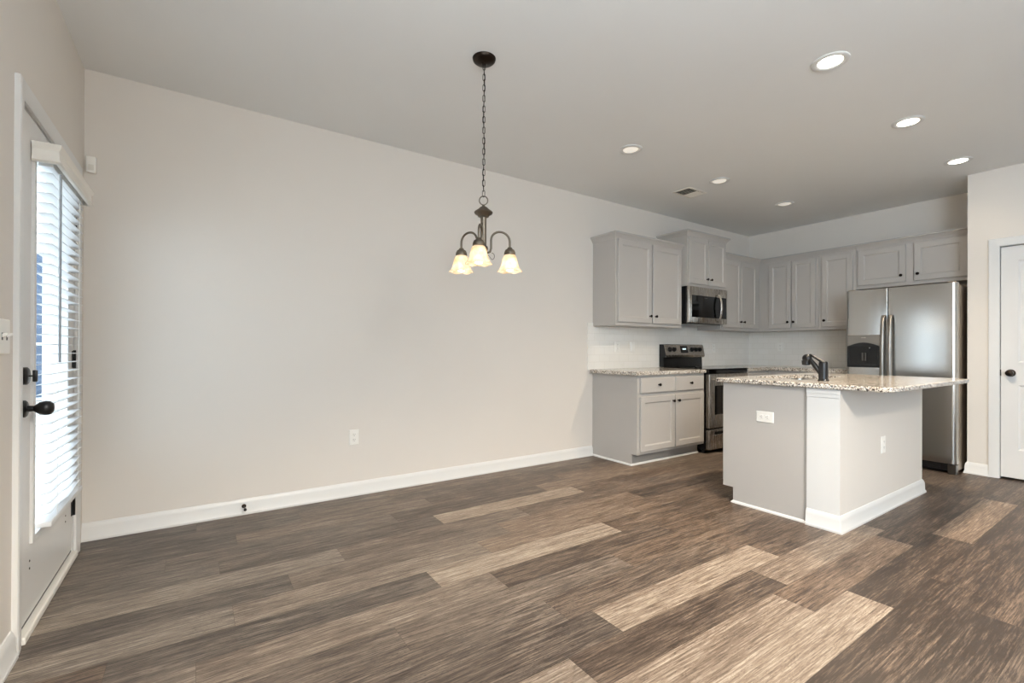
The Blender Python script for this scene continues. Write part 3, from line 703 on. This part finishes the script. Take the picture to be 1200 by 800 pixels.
MB().box(GX0+0.10, GX1-0.10, GY-0.0065, GY-0.004, 0.42, 0.735, 0.001).build('oven_window', 'blackglass', odo)
m = MB(); m.tube([(GX0+0.05, GY-0.045, 0.80), (GX1-0.05, GY-0.045, 0.80)], 0.012, 14)
for xx in (GX0+0.08, GX1-0.08): m.tube([(xx, GY-0.004, 0.80), (xx, GY-0.045, 0.80)], 0.009, 10)
m.build('oven_handle', 'steel', odo, 40)
dw = MB(); dw.box(GX0+0.003, GX1-0.003, GY-0.003, GY+0.043, 0.045, 0.258, 0.008, 3); dwo = dw.build('drawer', 'steel', rg)
m = MB(); m.box(GX0+0.10, GX1-0.10, GY-0.0045, GY-0.002, 0.205, 0.235); m.build('drawer_recess', 'black', dwo)
m = MB(); m.box(GX0+0.10, GX1-0.10, GY-0.016, GY-0.002, 0.190, 0.206, 0.003); m.build('drawer_handle', 'steel', dwo)
for xx in (GX0+0.04, GX1-0.04):
    for yy in (GY+0.10, -0.10): MB().lathe((xx, yy, 0.0), [(0.02, 0), (0.02, 0.036)], n=14, cap0=True).build('foot', 'blackmatte', rg)
bg = MB(); bgp = [(-0.012, 0.918), (-0.075, 0.918), (-0.070, 1.03), (-0.100, 1.035), (-0.108, 1.060), (-0.080, 1.180), (-0.070, 1.188), (-0.012, 1.188)]
poly_prism(bg, bgp, 'x', GX0, GX1); bgo = bg.build('backguard', 'black', rg)
sp_ = MB(); fp = [(-0.1015, 1.034), (-0.1095, 1.060), (-0.0815, 1.182), (-0.0715, 1.190), (-0.070, 1.186), (-0.079, 1.179), (-0.107, 1.060), (-0.099, 1.036)]
poly_prism(sp_, fp, 'x', GX0-0.001, GX1+0.001); pan = sp_.build('control_panel', 'steel', bgo, 30)
nrm = Vector((0, -0.122, -0.028)).normalized(); nrm = Vector((0, -math.cos(0.229), math.sin(0.229)))
def onpanel(x, s_): return Vector((x, -0.1095+0.028*s_, 1.060+0.122*s_))
for x in (GX0+0.085, GX0+0.165, GX1-0.165, GX1-0.085, GX1-0.245):
    m = MB(); m.lathe(onpanel(x, 0.55), [(0.029, 0), (0.029, 0.003), (0.023, 0.004), (0.021, 0.020), (0.017, 0.024), (0, 0.024)], nrm, 24, True); m.box(x-0.003, x+0.003, onpanel(x, .55).y-0.030, onpanel(x, .55).y-0.020, onpanel(x, .55).z-0.016, onpanel(x, .55).z+0.024, 0.001)
    m.build('control_knob', 'blackmatte', bgo, 40)
m = MB(); p0, p1 = onpanel(0, 0.22), onpanel(0, 0.9); xc0, xc1 = GX0+0.29, GX0+0.43
m.loops([[(xc0, p0.y-0.0012, p0.z), (xc1, p0.y-0.0012, p0.z), (xc1, p1.y-0.0012, p1.z), (xc0, p1.y-0.0012, p1.z)], [(xc0, p0.y+0.002, p0.z), (xc1, p0.y+0.002, p0.z), (xc1, p1.y+0.002, p1.z), (xc0, p1.y+0.002, p1.z)]])
clk = m.build('clock_display', 'blackglass', bgo)
m = MB()
for dx in (0.045, 0.061, 0.080, 0.096):
    a = onpanel(xc0+dx, 0.60)
    m.box(a.x-0.005, a.x+0.005, a.y-0.003, a.y-0.0014, a.z-0.008, a.z+0.009)
m.build('digits', 'display', clk)

# ------------------------------------------------------------------ microwave
MX0, MX1, MY, MZ0, MZ1 = 5.100, 5.850, -0.42, 1.432, 1.842
mwv = thing('microwave', 'over-the-range microwave, stainless with dark window and bowed handle', 'microwave', ((MX0+MX1)/2, -0.2, MZ0))
MB().box(MX0, MX1, MY+0.03, -0.012, MZ0, MZ1, 0.002).build('body', 'black', mwv)
m = MB(); m.box(MX0+0.05, MX1-0.05, MY+0.06, -0.05, MZ0-0.012, MZ0); m.build('vent_underside', 'steeldark', mwv)
md = MB(); md.box(MX0, MX1, MY, MY+0.03, MZ0, MZ1, 0.006, 3); mdo = md.build('door', 'steel', mwv, 40)
MB().box(MX0+0.052, MX0+0.515, MY-0.002, MY+0.001, MZ0+0.062, MZ1-0.098, 0.001).build('door_window', 'blackglass', mdo)
m = MB(); m.box(MX0+0.515, MX1-0.022, MY-0.0022, MY+0.001, MZ0+0.062, MZ1-0.098, 0.001); m.build('control_panel', 'blackglass', mdo)
m = MB(); m.box(MX0+0.285, MX0+0.345, MY-0.0028, MY-0.0018, MZ1-0.125, MZ1-0.119); m.build('emblem', 'steeldark', mdo)
m = MB(); m.box(MX0+0.583, MX0+0.586, MY-0.001, MY+0.002, MZ1-0.095, MZ1-0.004); m.build('door_gap', 'black', mdo)
m = MB(); hx = MX0+0.555
pts = bez([(hx, MY-0.002, MZ1-0.060), (hx, MY-0.035, MZ1-0.075), (hx+0.002, MY-0.088, MZ0+0.21), (hx, MY-0.035, MZ0+0.035), (hx, MY-0.002, MZ0+0.016)], 20)
m.loops([[(p.x+0.016*math.cos(2*PI*j/12), p.y+0.007*math.sin(2*PI*j/12), p.z) for j in range(12)] for p in pts]); m.build('handle', 'steel', mdo, 40)

# ------------------------------------------------------------------ chandelier
CX, CY = 1.872, -1.388
ch = thing('chandelier', 'three-shade chandelier with frosted bell glass hanging on a chain', 'chandelier', (CX, CY, 1.5))
m = MB(); m.lathe((CX, CY, H), [(0.0, -0.034), (0.012, -0.033), (0.016, -0.028), (0.050, -0.022), (0.062, -0.012), (0.065, 0.0)], n=36, cap1=True); m.build('canopy', 'bronze', ch, 40)
cn = MB(); z = 2.712; i = 0
lk = 0.030
while z > 1.985:
    a = (PI/4 if i % 2 else -PI/4)+0.3; ux, uy = math.cos(a), math.sin(a); pts = []
    for j in range(16):
        t = 2*PI*j/16; q = 0.0078*math.cos(t); h = (lk/2+0.004)*math.sin(t)
        q = max(-0.0068, min(0.0068, q*1.25))
        pts.append((CX+ux*q, CY+uy*q, z-lk/2+h))
    cn.tube(pts, 0.0017, 6, True); z -= lk-0.0005; i += 1
cn.build('chain', 'bronze', ch, 60)
m = MB(); m.tube([(CX+0.004*math.sin(k_*0.9), CY+0.003*math.cos(k_*0.9), 2.715-0.0505*k_) for k_ in range(15)], 0.0016, 6); m.build('cord', 'blackmatte', ch, 60)
m = MB(); m.tube([(CX+0.0235*Rh.x*math.cos(2*PI*j/24), CY+0.0235*Rh.y*math.cos(2*PI*j/24), 1.951+0.0245*math.sin(2*PI*j/24)) for j in range(24)], 0.0032, 8, True); m.build('ring', 'chand', ch, 60)
m = MB(); m.lathe((CX, CY, 0), [(0.0, 1.926), (0.008, 1.925), (0.010, 1.917), (0.020, 1.913), (0.030, 1.902), (0.048, 1.890), (0.052, 1.884), (0.048, 1.876), (0.034, 1.868), (0.030, 1.860), (0.018, 1.856), (0.0165, 1.850), (0.0165, 1.700), (0.024, 1.694), (0.027, 1.682), (0.020, 1.668), (0.010, 1.655), (0.006, 1.644), (0.0, 1.640)], n=28); m.build('column', 'chand', ch, 40)
for ang in (25, 145, 265):
    a = math.radians(ang); d = Rh*math.cos(a)+Fh*math.sin(a); c0 = Vector((CX, CY, 0))
    def q(r, z): return c0 + d*r + Zv*z
    pts_ = [q(0.010, 1.668), q(0.026, 1.662), q(0.040, 1.668), q(0.0465, 1.690)] + [q(0.1045-0.058*math.cos(PI*i/16), 1.735+0.052*math.sin(PI*i/16)) for i in range(17)] + [q(0.1625, 1.715), q(0.1625, 1.70)]
    m = MB(); m.tube(pts_, 0.0062, 10)
    arm = m.build('arm', 'chand', ch, 60)
    cc = q(0.162, 0)
    m = MB(); m.lathe(cc, [(0.0, 1.705), (0.012, 1.704), (0.016, 1.696), (0.026, 1.690), (0.032, 1.676), (0.033, 1.664), (0.029, 1.660), (0.0, 1.660)], n=24); m.build('socket_cap', 'chand', arm, 40)
    prof = [(0.028, 1.664), (0.035, 1.655), (0.042, 1.638), (0.046, 1.620), (0.050, 1.602), (0.057, 1.586), (0.066, 1.573), (0.072, 1.567)]
    full = prof + [(r-0.003, z-0.001) for r, z in reversed(prof)]; nn = 48
    m = MB(); m.loops([[cc+Vector((r*math.cos(2*PI*i/nn), r*math.sin(2*PI*i/nn), z + 0.003*math.cos(6*2*PI*i/nn)*max(0, (1.60-z)/0.035))) for i in range(nn)] for r, z in full], False, False); m.build('shade', 'shade', arm, 60)
    m = MB(); m.lathe(cc, [(0.0, 1.655), (0.013, 1.650), (0.014, 1.635), (0.021, 1.620), (0.027, 1.601), (0.026, 1.584), (0.017, 1.571), (0.0, 1.566)], n=24); m.build('bulb', 'bulb', arm, 60)
    lamp('chandelier_bulb_light', 'POINT', cc+Zv*1.545, 0.25, (1.0, 0.88, 0.72), shadow_soft_size=0.025)
m = MB(); h0 = Vector((CX, CY, 1.64)); m.tube([h0+Rh*(0.050+0.012*math.cos(t*0.5-2.6))+Zv*(0.0+0.018*math.sin(t*0.5-2.6)) for t in range(10)], 0.0018, 6)
m.tube([h0+Rh*0.0+Zv*0.012, h0+Rh*0.03+Zv*0.004, h0+Rh*0.040-Zv*0.009], 0.0018, 6); m.build('hook', 'chand', ch, 60)

# ------------------------------------------------------------------ recessed lights, vent
def downlight(x, y, lens, label):
    t = thing('recessed_light', label, 'ceiling light', (x, y, H), 'recessed ceiling lights')
    m = MB(); m.lathe((x, y, H), [(0.092, 0.0), (0.092, -0.004), (0.086, -0.008), (0.064, -0.006), (0.058, 0.0)], n=40); m.build('trim_ring', 'trim', t, 40)
    m = MB(); m.lathe((x, y, H-0.002), [(0.060, 0.0), (0.035, -0.001), (0.0, -0.0015)], n=32); m.build('lens', lens, t, 40)
for (x, y), lb in zip(LIT_SPOTS, ('glowing round ceiling light nearest the viewer, front row', 'glowing round ceiling light, middle of the front row', 'glowing round ceiling light nearest the pantry wall')):
    downlight(x, y, 'lens_on', lb)
for (x, y), lb in zip(DIM_SPOTS, ('faintly lit round ceiling light nearest the chandelier', 'faintly lit round ceiling light beside the ceiling vent', 'faintly lit round ceiling light above the corner cabinets')):
    downlight(x, y, 'lens_dim', lb)
vt = thing('ceiling_vent', 'white louvred air vent in the ceiling above the range', 'vent', (4.742, -0.678, H))
vx0, vx1, vy0, vy1 = 4.592, 4.892, -0.778, -0.578
m = MB()
for a, b_, c_, d_ in ((vx0, vx1, vy0, vy0+0.022), (vx0, vx1, vy1-0.022, vy1), (vx0, vx0+0.022, vy0+0.022, vy1-0.022), (vx1-0.022, vx1, vy0+0.022, vy1-0.022)): m.box(a, b_, c_, d_, H-0.006, H, 0.0015)
m.build('frame', 'vent', vt)
MB().box(vx0+0.02, vx1-0.02, vy0+0.02, vy1-0.02, H-0.0015, H-0.0003).build('duct', 'ventdark', vt)
m = MB(); n = 8
for i in range(n):
    x = vx0+0.04+(vx1-vx0-0.08)*i/(n-1); s_ = -1 if i < n/2 else 1
    m.loops([[(x, yy, H-0.002), (x+0.001, yy, H-0.002), (x+0.001+s_*0.014, yy, H-0.012), (x+s_*0.014, yy, H-0.012)] for yy in (vy0+0.022, vy1-0.022)])
m.build('louvres', 'vent', vt)

# ------------------------------------------------------------------ outlets, switch, sensor, door stop
def plate(name, label, cat, c, U, N, w=0.072, h=0.116, kind='outlet', group=None):
    c, U, N = Vector(c), Vector(U), Vector(N); Zz = Vector((0, 0, 1))
    t = thing(name, label, cat, c, group)
    def P(u, z, d): return c+U*u+Zz*z+N*d
    def R(i, d, w_=w, h_=h, u0=0, z0=0): return [P(u0-w_/2+i, z0-h_/2+i, d), P(u0+w_/2-i, z0-h_/2+i, d), P(u0+w_/2-i, z0+h_/2-i, d), P(u0-w_/2+i, z0+h_/2-i, d)]
    m = MB(); m.loops([R(0, 0.0005), R(0, 0.003), R(0.004, 0.006)]); m.build('cover_plate', 'plastic', t)
    horiz = w > h and kind == 'outlet'
    if kind == 'outlet':
        for s_ in (-1, 1):
            u0, z0 = (s_*0.020, 0) if horiz else (0, s_*0.020)
            m = MB(); m.loops([R(0, 0.006, 0.028, 0.028, u0, z0), R(0.003, 0.008, 0.028, 0.028, u0, z0)]); soc = m.build('socket', 'plastic', t)
            m = MB()
            for du in (-0.006, 0.006):
                uu, zz, ww, hh = (u0, z0+du, 0.008, 0.0022) if horiz else (u0+du, z0+0.003, 0.0022, 0.008)
                m.loops([R(0, 0.0078, ww, hh, uu, zz), R(0, 0.0084, ww, hh, uu, zz)])
            m.loops([R(0, 0.0078, 0.004, 0.004, u0+(-0.009 if horiz else 0), z0-(0 if horiz else 0.008)), R(0, 0.0084, 0.004, 0.004, u0+(-0.009 if horiz else 0), z0-(0 if horiz else 0.008))])
            m.build('slots', 'slot', soc)
    elif kind == 'toggle':
        for s_ in ((-1, 1) if w > 0.1 else (0,)):
            u0 = s_*0.023
            m = MB(); m.loops([R(0, 0.006, 0.011, 0.025, u0, 0), R(0, 0.0068, 0.011, 0.025, u0, 0)]); m.build('slot', 'slot', t)
            m = MB(); m.loops([R(0, 0.006, 0.009, 0.012, u0, 0.003), R(0.001, 0.020, 0.009, 0.010, u0, 0.009)]); m.build('toggle', 'plastic', t)
    else:
        m = MB(); m.loops([R(0, 0.006, 0.034, 0.068), R(0.002, 0.009, 0.034, 0.068)]); m.build('rocker', 'plastic', t)
    return t
BY = (1, 0, 0), (0, -1, 0)
plate('wall_outlet', 'white outlet low on the long beige wall', 'outlet', (1.546, 0, 0.446), *BY)
plate('wall_outlet', 'white sideways outlet on the grey island end panel', 'outlet', (IX0, -1.922, 0.658), (0, -1, 0), (-1, 0, 0), 0.120, 0.076)
plate('wall_outlet', 'white outlet on the beige island half wall under the overhang', 'outlet', (4.523, IY1, 0.468), *BY)
plate('wall_outlet', 'white outlet on tile backsplash, left of the pair by the cabinet end', 'outlet', (4.395, -0.009, 1.155), *BY)
plate('light_switch', 'white switch on tile backsplash, nearer the range backguard', 'switch', (4.645, -0.009, 1.155), *BY, kind='rocker')
plate('wall_outlet', 'white outlet on tile backsplash right of the range', 'outlet', (6.21, -0.009, 1.150), *BY)
plate('wall_outlet', 'white outlet on tile backsplash of the fridge wall', 'outlet', (L-0.009, -0.445, 1.165), (0, -1, 0), (-1, 0, 0))
plate('light_switch', 'white double switch plate at far left beside the patio door', 'switch', (0, -1.335, 1.160), (0, 1, 0), (1, 0, 0), 0.118, 0.120, 'toggle')
ms = thing('alarm_sensor', 'small white alarm box high in the corner by the patio door', 'sensor', (0.035, 0, 2.14))
m = MB(); m.box(0.012, 0.056, -0.026, -0.0005, 2.140, 2.234, 0.005, 3); m.build('case', 'plastic', ms, 40)
m = MB(); m.box(0.022, 0.046, -0.0275, -0.0255, 2.152, 2.185, 0.0008); m.build('lens', 'vent', ms)
ds = thing('door_stop', 'dark baseboard door stop on the long wall', 'door stop', (0.815, -0.014, 0.058))
m = MB(); m.lathe((0.815, -0.0150, 0.058), [(0.014, 0), (0.013, 0.004), (0.006, 0.007), (0.0, 0.007)], (0, -1, 0), 18, True); m.build('rose', 'bronze', ds, 40)
m = MB(); m.tube([(0.815, -0.02, 0.058), (0.818, -0.075, 0.052)], 0.0045, 10); m.build('rod', 'bronze', ds, 60)
m = MB(); m.lathe((0.818, -0.073, 0.052), [(0.009, 0), (0.0095, 0.010), (0.006, 0.014), (0, 0.014)], (0, -1, -0.1), 14, True); m.build('rubber_tip', 'blackmatte', ds, 40)

for o in bpy.data.objects:
    if '_o' in o: del o['_o']
